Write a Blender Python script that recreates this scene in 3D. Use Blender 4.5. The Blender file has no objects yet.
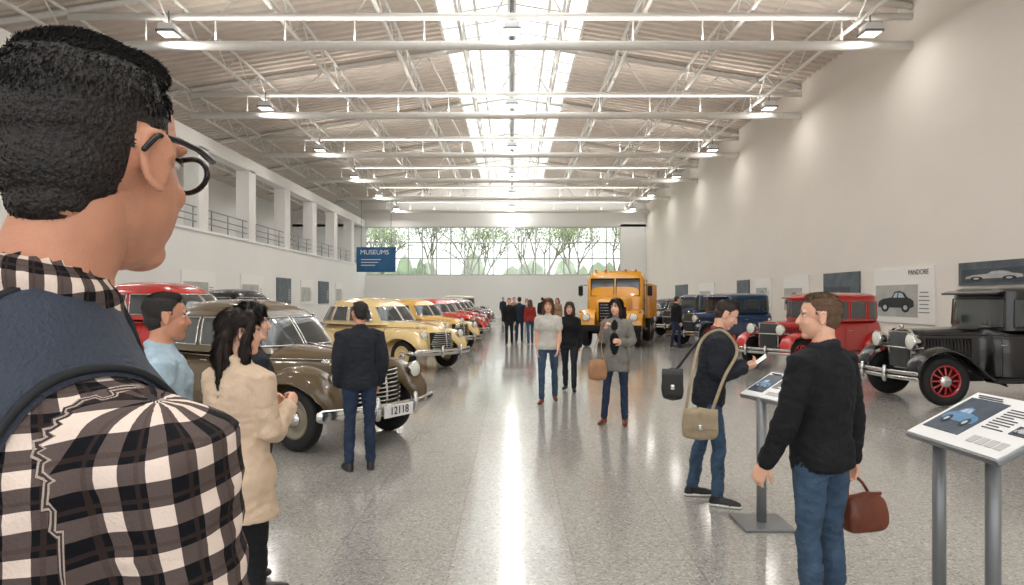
import bpy, math, random
import numpy as np
from mathutils import Matrix, Vector, noise
from mathutils.bvhtree import BVHTree
rnd=random.Random(7)
SC=bpy.context.scene
FP=683.0
# ---------------------------------------------------------------- materials
def lin(c):
    return tuple(((x/255)/12.92 if x/255<=.04045 else ((x/255+.055)/1.055)**2.4) for x in c)+(1,)
def mat(name,c,rough=.5,metal=0,coat=0,bump=0,bs=60,var=0,vs=8,emit=0,sss=0,spec=.5):
    m=bpy.data.materials.new(name); m.use_nodes=True; nt=m.node_tree; N=nt.nodes; L=nt.links
    b=N['Principled BSDF']; col=lin(c)
    b.inputs['Base Color'].default_value=col; b.inputs['Roughness'].default_value=rough
    b.inputs['Metallic'].default_value=metal; b.inputs['Coat Weight'].default_value=coat
    b.inputs['Coat Roughness'].default_value=.06
    b.inputs['Specular IOR Level'].default_value=spec
    if sss: b.inputs['Subsurface Weight'].default_value=sss; b.inputs['Subsurface Scale'].default_value=.01
    if emit: b.inputs['Emission Color'].default_value=col; b.inputs['Emission Strength'].default_value=emit
    tc=N.new('ShaderNodeTexCoord')
    if var:
        n=N.new('ShaderNodeTexNoise'); n.inputs['Scale'].default_value=vs; n.inputs['Detail'].default_value=5
        L.new(tc.outputs['Object'],n.inputs['Vector'])
        r=N.new('ShaderNodeMapRange'); r.inputs[1].default_value=.3; r.inputs[2].default_value=.7
        r.inputs[3].default_value=1-var; r.inputs[4].default_value=1+var
        L.new(n.outputs['Fac'],r.inputs[0])
        h=N.new('ShaderNodeHueSaturation'); h.inputs['Color'].default_value=col
        L.new(r.outputs[0],h.inputs['Value']); L.new(h.outputs[0],b.inputs['Base Color'])
    if bump:
        n=N.new('ShaderNodeTexNoise'); n.inputs['Scale'].default_value=bs; n.inputs['Detail'].default_value=4
        L.new(tc.outputs['Object'],n.inputs['Vector'])
        bp=N.new('ShaderNodeBump'); bp.inputs['Strength'].default_value=bump; bp.inputs['Distance'].default_value=.01
        L.new(n.outputs['Fac'],bp.inputs['Height']); L.new(bp.outputs[0],b.inputs['Normal'])
    return m
def cloth(name,c,var=.15,bump=.5,rough=.85): return mat(name,c,rough,bump=bump,bs=90,var=var,vs=14,spec=.25)
def paint(name,c,rough=.25,coat=.8): return mat(name,c,rough,coat=coat,var=.04,vs=2)
M_wall=mat('wall_paint',(235,229,221),.75,var=.02,vs=.5)
M_wallL=mat('wall_paint_cool',(234,233,230),.7,var=.02,vs=.5)
M_grey=mat('grey_wall',(190,190,188),.7,var=.03)
M_lgrey=mat('end_wall',(236,236,234),.7,var=.02)
M_steel=mat('white_steel',(230,228,223),.45,var=.03)
M_deck=mat('roof_deck',(214,203,192),.6,var=.06,vs=1.5)
M_frame=mat('window_frame',(190,195,196),.4)
M_chrome=mat('chrome',(205,205,203),.14,metal=1)
M_black=mat('black_rubber',(22,22,23),.7,bump=.2)
M_dark=mat('dark_void',(12,12,13),.8)
M_glass=mat('car_glass',(52,58,60),.04,coat=1)
M_lens=mat('lamp_lens',(225,225,215),.08,coat=1)
M_greym=mat('grey_metal',(128,131,134),.35,metal=.4)
M_white=mat('white_panel',(235,235,235),.4)
M_amber=mat('amber_lens',(230,120,30),.2,coat=1)
M_redl=mat('red_lens',(160,15,15),.2,coat=1)
def glass_thin():
    m=bpy.data.materials.new('clear_glass'); m.use_nodes=True; nt=m.node_tree; N=nt.nodes; L=nt.links
    N.remove(N['Principled BSDF']); t=N.new('ShaderNodeBsdfTransparent'); g=N.new('ShaderNodeBsdfGlossy'); g.inputs['Roughness'].default_value=.02
    t.inputs[0].default_value=(.95,.98,.97,1)
    x=N.new('ShaderNodeMixShader'); x.inputs[0].default_value=.08
    L.new(t.outputs[0],x.inputs[1]); L.new(g.outputs[0],x.inputs[2]); L.new(x.outputs[0],N['Material Output'].inputs[0]); return m
M_clear=glass_thin()
def floor_mat():
    m=bpy.data.materials.new('terrazzo_floor'); m.use_nodes=True; nt=m.node_tree; N=nt.nodes; L=nt.links
    b=N['Principled BSDF']; tc=N.new('ShaderNodeTexCoord'); sx=N.new('ShaderNodeSeparateXYZ'); L.new(tc.outputs['Object'],sx.inputs[0])
    def M(op,a,bv=None,c=None):
        n=N.new('ShaderNodeMath'); n.operation=op
        for i,v in enumerate((a,bv,c)):
            if v is None: continue
            if isinstance(v,(int,float)): n.inputs[i].default_value=v
            else: L.new(v,n.inputs[i])
        return n.outputs[0]
    def joint(s,off,per,w):
        a=M('ADD',s,off+100*per); f=M('FRACT',M('DIVIDE',a,per)); d=M('ABSOLUTE',M('SUBTRACT',f,.5))
        return M('GREATER_THAN',d,.5-w/per/2)
    jx=joint(sx.outputs[0],.38,.76,.010); jy=joint(sx.outputs[1],.2,1.5,.010)
    j=M('MAXIMUM',jx,jy)
    n1=N.new('ShaderNodeTexNoise'); n1.inputs['Scale'].default_value=.5; n1.inputs['Detail'].default_value=3
    L.new(tc.outputs['Object'],n1.inputs['Vector'])
    v=N.new('ShaderNodeTexVoronoi'); v.inputs['Scale'].default_value=80; L.new(tc.outputs['Object'],v.inputs['Vector'])
    sp=N.new('ShaderNodeSeparateColor'); L.new(v.outputs['Color'],sp.inputs[0])
    r=N.new('ShaderNodeValToRGB'); e=r.color_ramp.elements
    e[0].position=0; e[0].color=lin((122,119,114)); e[1].position=1; e[1].color=lin((196,192,187))
    x=e.new(.2); x.color=lin((154,151,146)); x=e.new(.85); x.color=lin((168,165,160))
    L.new(sp.outputs[0],r.inputs[0])
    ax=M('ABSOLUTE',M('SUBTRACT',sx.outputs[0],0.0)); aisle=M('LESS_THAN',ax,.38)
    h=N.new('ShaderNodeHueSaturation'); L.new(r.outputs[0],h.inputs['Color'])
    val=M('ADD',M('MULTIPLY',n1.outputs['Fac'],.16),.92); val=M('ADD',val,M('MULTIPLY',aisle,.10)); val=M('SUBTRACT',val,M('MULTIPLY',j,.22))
    L.new(val,h.inputs['Value']); L.new(h.outputs[0],b.inputs['Base Color'])
    rr=M('ADD',M('MULTIPLY',n1.outputs['Fac'],.10),.08); L.new(rr,b.inputs['Roughness'])
    b.inputs['Specular IOR Level'].default_value=.8
    return m
M_floor=floor_mat()
def plaid_mat():
    m=bpy.data.materials.new('plaid_flannel'); m.use_nodes=True; nt=m.node_tree; N=nt.nodes; L=nt.links
    b=N['Principled BSDF']; b.inputs['Roughness'].default_value=.9; b.inputs['Specular IOR Level'].default_value=.2
    tc=N.new('ShaderNodeTexCoord'); no=N.new('ShaderNodeTexNoise'); no.inputs['Scale'].default_value=7
    L.new(tc.outputs['Object'],no.inputs['Vector'])
    at=N.new('ShaderNodeAttribute'); at.attribute_name='weave'
    ad=N.new('ShaderNodeVectorMath'); ad.operation='MULTIPLY_ADD'; L.new(no.outputs['Color'],ad.inputs[0]); ad.inputs[1].default_value=(.012,.012,.0); L.new(at.outputs['Vector'],ad.inputs[2])
    sx=N.new('ShaderNodeSeparateXYZ'); L.new(ad.outputs[0],sx.inputs[0])
    def M(op,a,bv=None):
        n=N.new('ShaderNodeMath'); n.operation=op
        for i,v in enumerate((a,bv)):
            if v is None: continue
            if isinstance(v,(int,float)): n.inputs[i].default_value=v
            else: L.new(v,n.inputs[i])
        return n.outputs[0]
    u=sx.outputs[0]; z=sx.outputs[1]; PER=.040
    def st(s,thr,o=0): return M('GREATER_THAN',M('FRACT',M('ADD',M('DIVIDE',s,PER),40+o)),thr)
    su=st(u,.45); sv=st(z,.45); tu=st(u,.9,.32); tv=st(z,.9,.32)
    f=M('DIVIDE',M('ADD',su,sv),2.0)
    r=N.new('ShaderNodeValToRGB'); e=r.color_ramp.elements; r.color_ramp.interpolation='CONSTANT'
    e[0].position=0; e[0].color=lin((230,212,200)); e[1].position=.9; e[1].color=lin((16,17,22)); x=e.new(.4); x.color=lin((92,80,77))
    L.new(f,r.inputs[0])
    mx=N.new('ShaderNodeMix'); mx.data_type='RGBA'; mx.inputs['B'].default_value=lin((70,54,48)); L.new(r.outputs[0],mx.inputs['A'])
    L.new(M('MULTIPLY',M('MAXIMUM',tu,tv),.4),mx.inputs['Factor'])
    L.new(mx.outputs['Result'],b.inputs['Base Color'])
    n2=N.new('ShaderNodeTexNoise'); n2.inputs['Scale'].default_value=350; L.new(tc.outputs['Object'],n2.inputs['Vector'])
    bp=N.new('ShaderNodeBump'); bp.inputs['Strength'].default_value=.35; bp.inputs['Distance'].default_value=.004
    L.new(n2.outputs['Fac'],bp.inputs['Height']); L.new(bp.outputs[0],b.inputs['Normal'])
    return m
M_plaid=plaid_mat()
# ---------------------------------------------------------------- mesh builder
def nrm(v):
    v=np.asarray(v,float); l=np.linalg.norm(v); return v/l if l>1e-9 else v
def cat(P,m):
    P=np.asarray(P,float); k=len(P); Q=np.vstack([2*P[0]-P[1],P,2*P[-1]-P[-2]]); out=[]
    for t in np.linspace(0,k-1,m):
        i=min(int(t),k-2); f=t-i; a,b,c,d=Q[i],Q[i+1],Q[i+2],Q[i+3]
        out.append(.5*((2*b)+(-a+c)*f+(2*a-5*b+4*c-d)*f*f+(-a+3*b-3*c+d)*f**3))
    return np.array(out)
class MB:
    def __init__(s): s.V=[];s.F=[];s.m=[];s.sm=[];s.mats=[];s.n=0;s.M=Matrix.Identity(4)
    def mi(s,mt):
        if mt not in s.mats: s.mats.append(mt)
        return s.mats.index(mt)
    def add(s,verts,faces,mt,smooth=True):
        k=s.mi(mt); M=np.array(s.M); v=np.asarray(verts,float).reshape(-1,3)
        v=v@M[:3,:3].T+M[:3,3]; s.V.append(v); o=s.n
        s.F+=[tuple(int(i)+o for i in f) for f in faces]; s.m+=[k]*len(faces); s.sm+=[smooth]*len(faces); s.n+=len(v)
    def mesh(s,name):
        me=bpy.data.meshes.new(name); me.from_pydata(np.concatenate(s.V).tolist(),[],s.F)
        for mt in s.mats: me.materials.append(mt)
        me.polygons.foreach_set('material_index',s.m); me.polygons.foreach_set('use_smooth',s.sm); me.update(); return me
    def obj(s,name,loc=(0,0,0),rz=0,scale=1,parent=None):
        o=bpy.data.objects.new(name,s.mesh(name)); SC.collection.objects.link(o); o.location=loc; o.rotation_euler=(0,0,math.radians(rz)); o.scale=(scale,)*3
        if parent: o.parent=parent
        return o
    def box(s,c,sz,mt,R=None,bev=0):
        x,y,z=[v/2 for v in sz]
        if bev:
            import bmesh
            bm=bmesh.new(); bmesh.ops.create_cube(bm,size=1); bmesh.ops.scale(bm,vec=sz,verts=bm.verts)
            bmesh.ops.bevel(bm,geom=bm.edges[:],offset=bev,segments=3,affect='EDGES',profile=.5)
            bm.verts.index_update(); V=np.array([v.co[:] for v in bm.verts]); F=[[v.index for v in f.verts] for f in bm.faces]; bm.free(); sm=True
        else:
            V=np.array([(i,j,k) for i in(-x,x) for j in(-y,y) for k in(-z,z)]); F=[(0,1,3,2),(4,6,7,5),(0,4,5,1),(2,3,7,6),(0,2,6,4),(1,5,7,3)]; sm=False
        if R is not None: V=V@np.array(R.to_3x3()).T
        s.add(V+np.asarray(c,float),F,mt,sm)
    def grid(s,P,mt,cu=False,cv=False,smooth=True):
        P=np.asarray(P,float); a,b=P.shape[:2]; F=[]
        for i in range(a if cu else a-1):
            for j in range(b if cv else b-1):
                i2=(i+1)%a; j2=(j+1)%b; F.append((i*b+j,i2*b+j,i2*b+j2,i*b+j2))
        s.add(P.reshape(-1,3),F,mt,smooth)
    def loft(s,R,mt):
        R=np.asarray(R,float); a,b=R.shape[:2]; V=list(R.reshape(-1,3)); F=[]
        for i in range(a-1):
            for j in range(b):
                j2=(j+1)%b; F.append((i*b+j,(i+1)*b+j,(i+1)*b+j2,i*b+j2))
        V.append(R[0].mean(0)); V.append(R[-1].mean(0)); k=a*b
        for j in range(b):
            j2=(j+1)%b; F.append((k,j,j2)); F.append((k+1,(a-1)*b+j2,(a-1)*b+j))
        s.add(V,F,mt)
    def tube(s,pts,r,mt,n=10,flat=1,up=(0,0,1),cap=True,closed=False):
        P=np.asarray(pts,float); k=len(P); r=np.ones(k)*r if np.isscalar(r) else np.asarray(r,float)
        if cap and not closed:
            t0=nrm(P[0]-P[1]); t1=nrm(P[-1]-P[-2])
            P=np.vstack([P[0]+t0*r[0]*.85,P[0]+t0*r[0]*.55,P,P[-1]+t1*r[-1]*.55,P[-1]+t1*r[-1]*.85]); r=np.concatenate([[r[0]*.5,r[0]*.84],r,[r[-1]*.84,r[-1]*.5]]); k=len(P)
        R=[]; a=None
        for i in range(k):
            if closed: t=nrm(P[(i+1)%k]-P[i-1])
            else: t=nrm(P[min(i+1,k-1)]-P[max(i-1,0)])
            u=np.asarray(up,float) if (a is None or flat!=1) else a
            if abs(np.dot(nrm(u),t))>.97: u=np.array((0.,1,0)) if abs(t[1])<.9 else np.array((1.,0,0))
            a=nrm(u-t*np.dot(u,t)); b=np.cross(t,a)
            th=np.linspace(0,2*math.pi,n,endpoint=False)
            R.append(P[i]+np.outer(np.cos(th),a)*r[i]*flat+np.outer(np.sin(th),b)*r[i])
        if closed: s.grid(R,mt,True,True)
        else: s.loft(R,mt)
    def ell(s,c,r,mt,R=None,nu=20,nv=12):
        P=[]
        for i in range(nv+1):
            ph=math.pi*(i/nv-.5); ph=max(min(ph,1.55),-1.55)
            P.append([(math.cos(ph)*math.cos(t)*r[0],math.cos(ph)*math.sin(t)*r[1],math.sin(ph)*r[2]) for t in np.linspace(0,2*math.pi,nu,endpoint=False)])
        P=np.array(P)
        if R is not None: P=P@np.array(R.to_3x3()).T
        s.loft(P+np.asarray(c,float),mt)
    def lathe(s,c,ax,prof,mt,n=24):
        ax=nrm(ax); u=np.array((0,0,1.)) if abs(ax[2])<.9 else np.array((1.,0,0)); a=nrm(u-ax*np.dot(u,ax)); b=np.cross(ax,a)
        th=np.linspace(0,2*math.pi,n,endpoint=False)
        s.grid([np.asarray(c)+ax*h+np.outer(np.cos(th),a)*r+np.outer(np.sin(th),b)*r for h,r in prof],mt,False,True)
    def poly(s,pts,mt): s.add(pts,[tuple(range(len(pts)))],mt,False)
    def text(s,t,size,Mx,mt,ext=.002):
        cu=bpy.data.curves.new('t','FONT'); cu.body=t; cu.size=size; cu.extrude=ext; cu.align_x='CENTER'; cu.align_y='CENTER'
        o=bpy.data.objects.new('t',cu); SC.collection.objects.link(o); dg=bpy.context.evaluated_depsgraph_get(); me=bpy.data.meshes.new_from_object(o.evaluated_get(dg))
        V=[Mx@v.co for v in me.vertices]; F=[tuple(p.vertices) for p in me.polygons]
        if V: s.add([v[:] for v in V],F,mt,False)
        bpy.data.objects.remove(o); bpy.data.meshes.remove(me)
def slab(name,a,b,mt):
    m=MB(); a=np.array(a,float); b=np.array(b,float); m.box((a+b)/2,b-a,mt); return m.obj(name)
# ---------------------------------------------------------------- room shell
XR,XL,YB,YF=11.0,-12.0,56.0,-7.0
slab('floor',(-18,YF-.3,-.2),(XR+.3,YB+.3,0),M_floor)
slab('wall_right',(XR,YF,0),(XR+.3,YB,9.9),M_wall)
slab('wall_left',(XL-.3,YF,0),(XL,YB,4.2),M_wallL)
slab('wall_gallery',(-18.3,YF,0),(-18,YB,9.2),M_wallL)
slab('floor_gallery',(-18,YF,3.2),(XL-.3,YB,3.4),M_grey)
m=MB()
m.box((-.5-2.5,YB+.15,1.75),(30,.3,3.5),M_wallL); m.box((10,YB+.15,5.6),(2.2,.3,4.2),M_lgrey); m.box((-15,YB+.15,5.6),(6,.3,4.2),M_lgrey)
m.box((-3,YB+.15,9.6),(30,.3,4.2),M_wallL); m.obj('wall_back')
m=MB(); m.box((-3.5,YF-.15,.3),(29.6,.3,.6),M_wallL); m.box((-3.5,YF-.15,10.2),(29.6,.3,3.2),M_wallL); m.obj('wall_front')
def window(name,x0,x1,z0,z1,y,nx,rows,t=.09,glass=True):
    m=MB()
    for i in range(nx+1): m.box((x0+(x1-x0)*i/nx,y,(z0+z1)/2),(t,.12,z1-z0),M_frame)
    for z in rows: m.box(((x0+x1)/2,y,z),(x1-x0,.13,t),M_frame)
    if glass: m.box(((x0+x1)/2,y+.02,(z0+z1)/2),(x1-x0,.01,z1-z0),M_clear)
    m.obj(name)
window('window_1',-12,8.9,3.5,7.5,YB+.1,18,(3.55,4.9,6.2,7.45))
window('unseen_light_window',-18,11,.6,8.6,YF,12,(.65,3,5.6,8.55),.12,False)  # unseen unglazed opening behind the camera, added to let sky light in
slab('baseboard_right',(XR-.02,YF,0),(XR,YB,.15),M_greym)
slab('baseboard_left',(XL,YF,0),(XL+.02,YB,.15),M_greym)
slab('trim_1',(XL-.35,YF,4.2),(XL+.06,YB,4.3),M_white)
for y in np.arange(16.7,56,5.0):
    m=MB(); m.box((XL-.35,y,5.9),(.6,.85,3.3),M_wallL,bev=.02); m.obj('gallery_column')
m=MB()
m.box((XL-.3,(YF+YB)/2,7.75),(.5,YB-YF,.55),M_wallL); m.obj('gallery_lintel')
m=MB()
for z in (4.6,4.85,5.15): m.tube([(XL-.15,YF,z),(XL-.15,YB,z)],.025,M_greym,6,cap=False)
for y in np.arange(YF+1,YB,1.6): m.tube([(XL-.15,y,4.25),(XL-.15,y,5.15)],.022,M_greym,6,cap=False)
m.obj('gallery_railing')
def deck(p,q,name):
    m=MB(); ys=[];zs=[]
    y=YF-.3
    while y<YB+.3:
        for dy,dz in((0,0),(.16,0),(.2,.09),(.36,.09),(.4,0)): ys.append(y+dy); zs.append(dz)
        y+=.4
    P=[[(a[0],yy,a[1]+zz) for yy,zz in zip(ys,zs)] for a in (p,q)]
    m.grid(P,M_deck,smooth=False); m.grid([[(a[0],yy,a[1]+.2) for yy in (YF,YB)] for a in(p,q)],M_deck,smooth=False); return m.obj(name)
deck((XR+.3,9.75),(2.5,11.15),'ceiling'); deck((-18.3,8.75),(-2.5,11.15),'ceiling')
TR=[y for y in np.arange(-2.8,56,7.2)]
m=MB()
for sx in(-1,1):
    for y in np.arange(YF,YB,1.2): m.box((sx*1.25,y,11.42),(2.55,.12,.12),M_steel,Matrix.Rotation(sx*.16,4,'Y'))
    m.grid([[(0,YF,11.65),(0,YB,11.65)],[(sx*2.5,YF,11.25),(sx*2.5,YB,11.25)]],M_clear,smooth=False)
    for x in(1.25,2.5): m.box((sx*x,(YF+YB)/2,11.62-.16*x),(.1,YB-YF,.1),M_steel)
m.box((0,(YF+YB)/2,11.6),(.3,YB-YF,.2),M_steel)
m.obj('ridge_skylight')
def rz_(x): 
    return 11.15-(abs(x)-2.5)*(.159 if x>0 else .152) if abs(x)>2.5 else 11.15
m=MB()
for y in TR:
    for (z,r) in((8.6,.13),(9.4,.10)):
        m.tube([(XL-.2,y,z),(XR,y,z)],r,M_steel,10,cap=False)
    for x0,x1 in((XL-5,-2.5),(2.5,XR)): m.tube([(x0,y,rz_(x0)-.12),(x1,y,rz_(x1)-.12)],.09,M_steel,8,cap=False)
    m.tube([(-2.5,y,11.0),(0,y,11.4),(2.5,y,11.0)],.07,M_steel,8,cap=False)
    xs=np.linspace(XL,XR,13)
    for i,x in enumerate(xs[1:-1]): m.tube([(x,y,9.4),(x+(.9 if i%2 else -.9),y,rz_(x)-.1)],.03,M_steel,6,cap=False); m.tube([(x,y,8.6),(x,y,9.4)],.022,M_steel,6,cap=False)
m.obj('roof_truss')
m=MB()
for x in(-15,-12.2,-9.4,-6.6,-3.9,-1.7,1.7,3.9,6.6,9.4):
    zt=rz_(x)-.16 if abs(x)>2 else 11.2; zb=zt-.75
    m.tube([(x,YF,zt),(x,YB,zt)],.05,M_steel,6,cap=False); m.tube([(x,YF,zb),(x,YB,zb)],.06,M_steel,6,cap=False)
    ys=np.arange(YF,YB,.95)
    m.tube([(x,yy,zb if i%2 else zt) for i,yy in enumerate(ys)],.026,M_steel,5,cap=False)
m.tube([(0,YF,9.9),(0,YB,9.9)],.07,M_greym,8,cap=False)
m.obj('roof_purlin_lattice')
M_em=mat('lamp_glow',(255,250,240),.5,emit=5)
def light(n,t,loc,P,col=(1,.965,.925),rot=(0,0,0),**k):
    l=bpy.data.lights.new(n,t); l.energy=P; l.color=col
    for a,b in k.items(): setattr(l,a,b)
    o=bpy.data.objects.new(n,l); SC.collection.objects.link(o); o.location=loc; o.rotation_euler=rot
def lamp(x,y,z,P,hang):
    m=MB(); m.box((0,0,.12),(.42,.42,.2),M_white,bev=.03); m.box((0,0,.0),(.5,.5,.06),M_greym,bev=.01); m.box((0,0,-.035),(.4,.4,.02),M_em)
    m.tube([(0,0,.2),(0,0,hang)],.02,M_greym,6,cap=False)
    m.obj('high_bay_lamp',(x,y,z))
    light('bulb','AREA',(x,y,z-.06),P,shape='DISK',size=.5)
for y in TR:
    lamp(0,y,9.0,80,.6); lamp(9.6,y-.5,8.75,25,.6); lamp(-9.2,y-.5,8.75,60,.6)
    light('ceiling_fill','AREA',(0,y,8.76),175,rot=(math.pi,0,0),shape='RECTANGLE',size=20,size_y=.2)  # added fill without a fixture, brightens the roof from tie-beam height
    light('daylight','AREA',(0,y+3.6,11.8),165,(1,.985,.96),shape='RECTANGLE',size=4.4,size_y=6.8)
    light('gallery_fill','AREA',(-15,y+3.6,8.0),50,shape='RECTANGLE',size=2,size_y=.4)  # added fill without a fixture, lifts the dark gallery
w=bpy.data.worlds.new('World'); SC.world=w; w.use_nodes=True; bg=w.node_tree.nodes['Background']
bg.inputs[0].default_value=(.99,.985,.975,1); bg.inputs[1].default_value=2.0
slab('ground_outside',(-60,YB+.4,-.5),(60,YB+70,-.1),mat('lawn',(150,165,120),.9,var=.2,vs=1))
M_bark=mat('bark',(130,122,108),.9); M_leaf=mat('leaves',(165,180,138),.8,var=.3,vs=2); M_leaf2=mat('leaves_dark',(138,158,122),.8,var=.3,vs=2); M_hedge=mat('hedge_leaves',(150,164,136),.9,var=.3,vs=.6)  # leaf and hedge colours paled, outdoor haze and glare put into the tone
def tree(x,y,h,mt):
    m=MB(); r=random.Random(int(x*10+y))
    def br(p,d,l,rad,k):
        q=p+d*l; m.tube([p,(p+q)/2+np.array([r.uniform(-.1,.1) for _ in range(3)])*l*.3,q],[rad,rad*.85,rad*.65],M_bark,6)
        if k==0: tips.append(q); return
        for _ in range(3): br(q,nrm(d+np.array([r.uniform(-.8,.8),r.uniform(-.8,.8),r.uniform(-.1,.6)])),l*.72,rad*.6,k-1)
    tips=[]; br(np.array((0,0,-.1)),np.array((0,0,1.)),h*.3,.2,4)
    V=[];F=[]
    for t in tips:
        for _ in range(18):
            c=t+np.array([r.gauss(0,.6) for _ in range(3)]); a=nrm([r.gauss(0,1) for _ in range(3)])*.09; b=nrm([r.gauss(0,1) for _ in range(3)])*.09
            k=len(V); V+=[c-a,c-b,c+a,c+b]; F.append((k,k+1,k+2,k+3))
    m.add(V,F,mt,False); m.obj('tree',(x,y,-.1))
for i,(x,y,h) in enumerate([(-13,66,10),(-8,70,12),(-3,64,10),(2,69,12),(6,65,10),(11,72,13),(-18,74,13),(-5,80,14),(16,78,13),(4,82,14)]): tree(x,y,h,(M_leaf,M_leaf2)[i%2])
m=MB()
for i in range(110): m.ell((-45+i*.85,rnd.uniform(88,98),1.2),(rnd.uniform(.8,2.2),1.5,rnd.uniform(2,6.5)),M_hedge,nu=8,nv=6)
m.obj('hedge_row')
# ---------------------------------------------------------------- cars
def fender(mb,path,y0,w,c,mt,bead=.012):
    P=cat(path,26); k=len(P); w=np.interp(np.linspace(0,1,k),np.linspace(0,1,len(w)),w)
    for sg in(-1,1):
        G=[];E_=[]
        for i in range(k):
            t=nrm(P[min(i+1,k-1)]-P[max(i-1,0)]); n=np.array((-t[1],t[0]));
            if n[1]<0 and abs(n[1])>.05: n=-n
            if i<k*.25 : n=n if n[0]*(P[k//2][0]-P[0][0])<=0 else -n
            row=[]
            for f in np.linspace(-1.35,1.5,15):
                yy=w[i]*math.sin(f); d=c*(1-math.cos(f))*(w[i]/max(w))
                row.append((P[i][0]-n[0]*d,sg*(y0+yy),P[i][1]-n[1]*d))
            G.append(row); E_.append(row[-1])
        mb.grid(G,mt); mb.tube(E_,bead,mt,6)
def wheel(mb,x,y,r,wd,rim,hub,sg,spokes=0):
    c=np.array((x,y,r)); ax=(0,sg,0); h=wd/2
    prof=[(-h*.6,r*.60),(-h,r*.72),(-h,r*.88),(-h*.65,r*.98),(0,r),(h*.65,r*.98),(h,r*.88),(h,r*.72),(h*.6,r*.60)]
    mb.lathe(c,ax,prof,M_black,30)
    if spokes:
        mb.lathe(c,ax,[(h*.2,r*.62),(h*.75,r*.66),(h*.8,r*.60),(h*.5,r*.55),(-h*.3,r*.55)],rim,30)
        mb.lathe(c,ax,[(-h*.35,r*.6),(-h*.3,.001)],M_dark,20)
        for i in range(spokes):
            a=2*math.pi*i/spokes; d=np.array((math.cos(a),0,math.sin(a)))
            mb.tube([c+d*r*.12+np.array((0,sg*h*.7,0)),c+d*r*.57+np.array((0,sg*h*.3,0))],[.022,.018],rim,6)
    else:
        mb.lathe(c,ax,[(h*.5,r*.64),(h*.8,r*.63),(h*.75,r*.55),(h*.35,r*.5),(h*.3,r*.36),(h*.55,r*.3),(h*.5,.001)],rim,30)
    mb.lathe(c,ax,[(h*.45,r*.27),(h*.85,r*.25),(h*1.1,r*.16),(h*1.15,.001)],hub,20)
def headlamp(mb,c,r,mt,d=(1,0,0)):
    mb.lathe(c,d,[(-r*1.5,.001),(-r*1.35,r*.35),(-r*.7,r*.8),(0,r)],mt,20)
    mb.lathe(c,d,[(-.01,r*1.0),(.02,r*1.06),(.035,r*.95)],M_chrome,20)
    mb.lathe(c,d,[(.025,r*.95),(.05,r*.6),(.06,.001)],M_lens,20)
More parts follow.
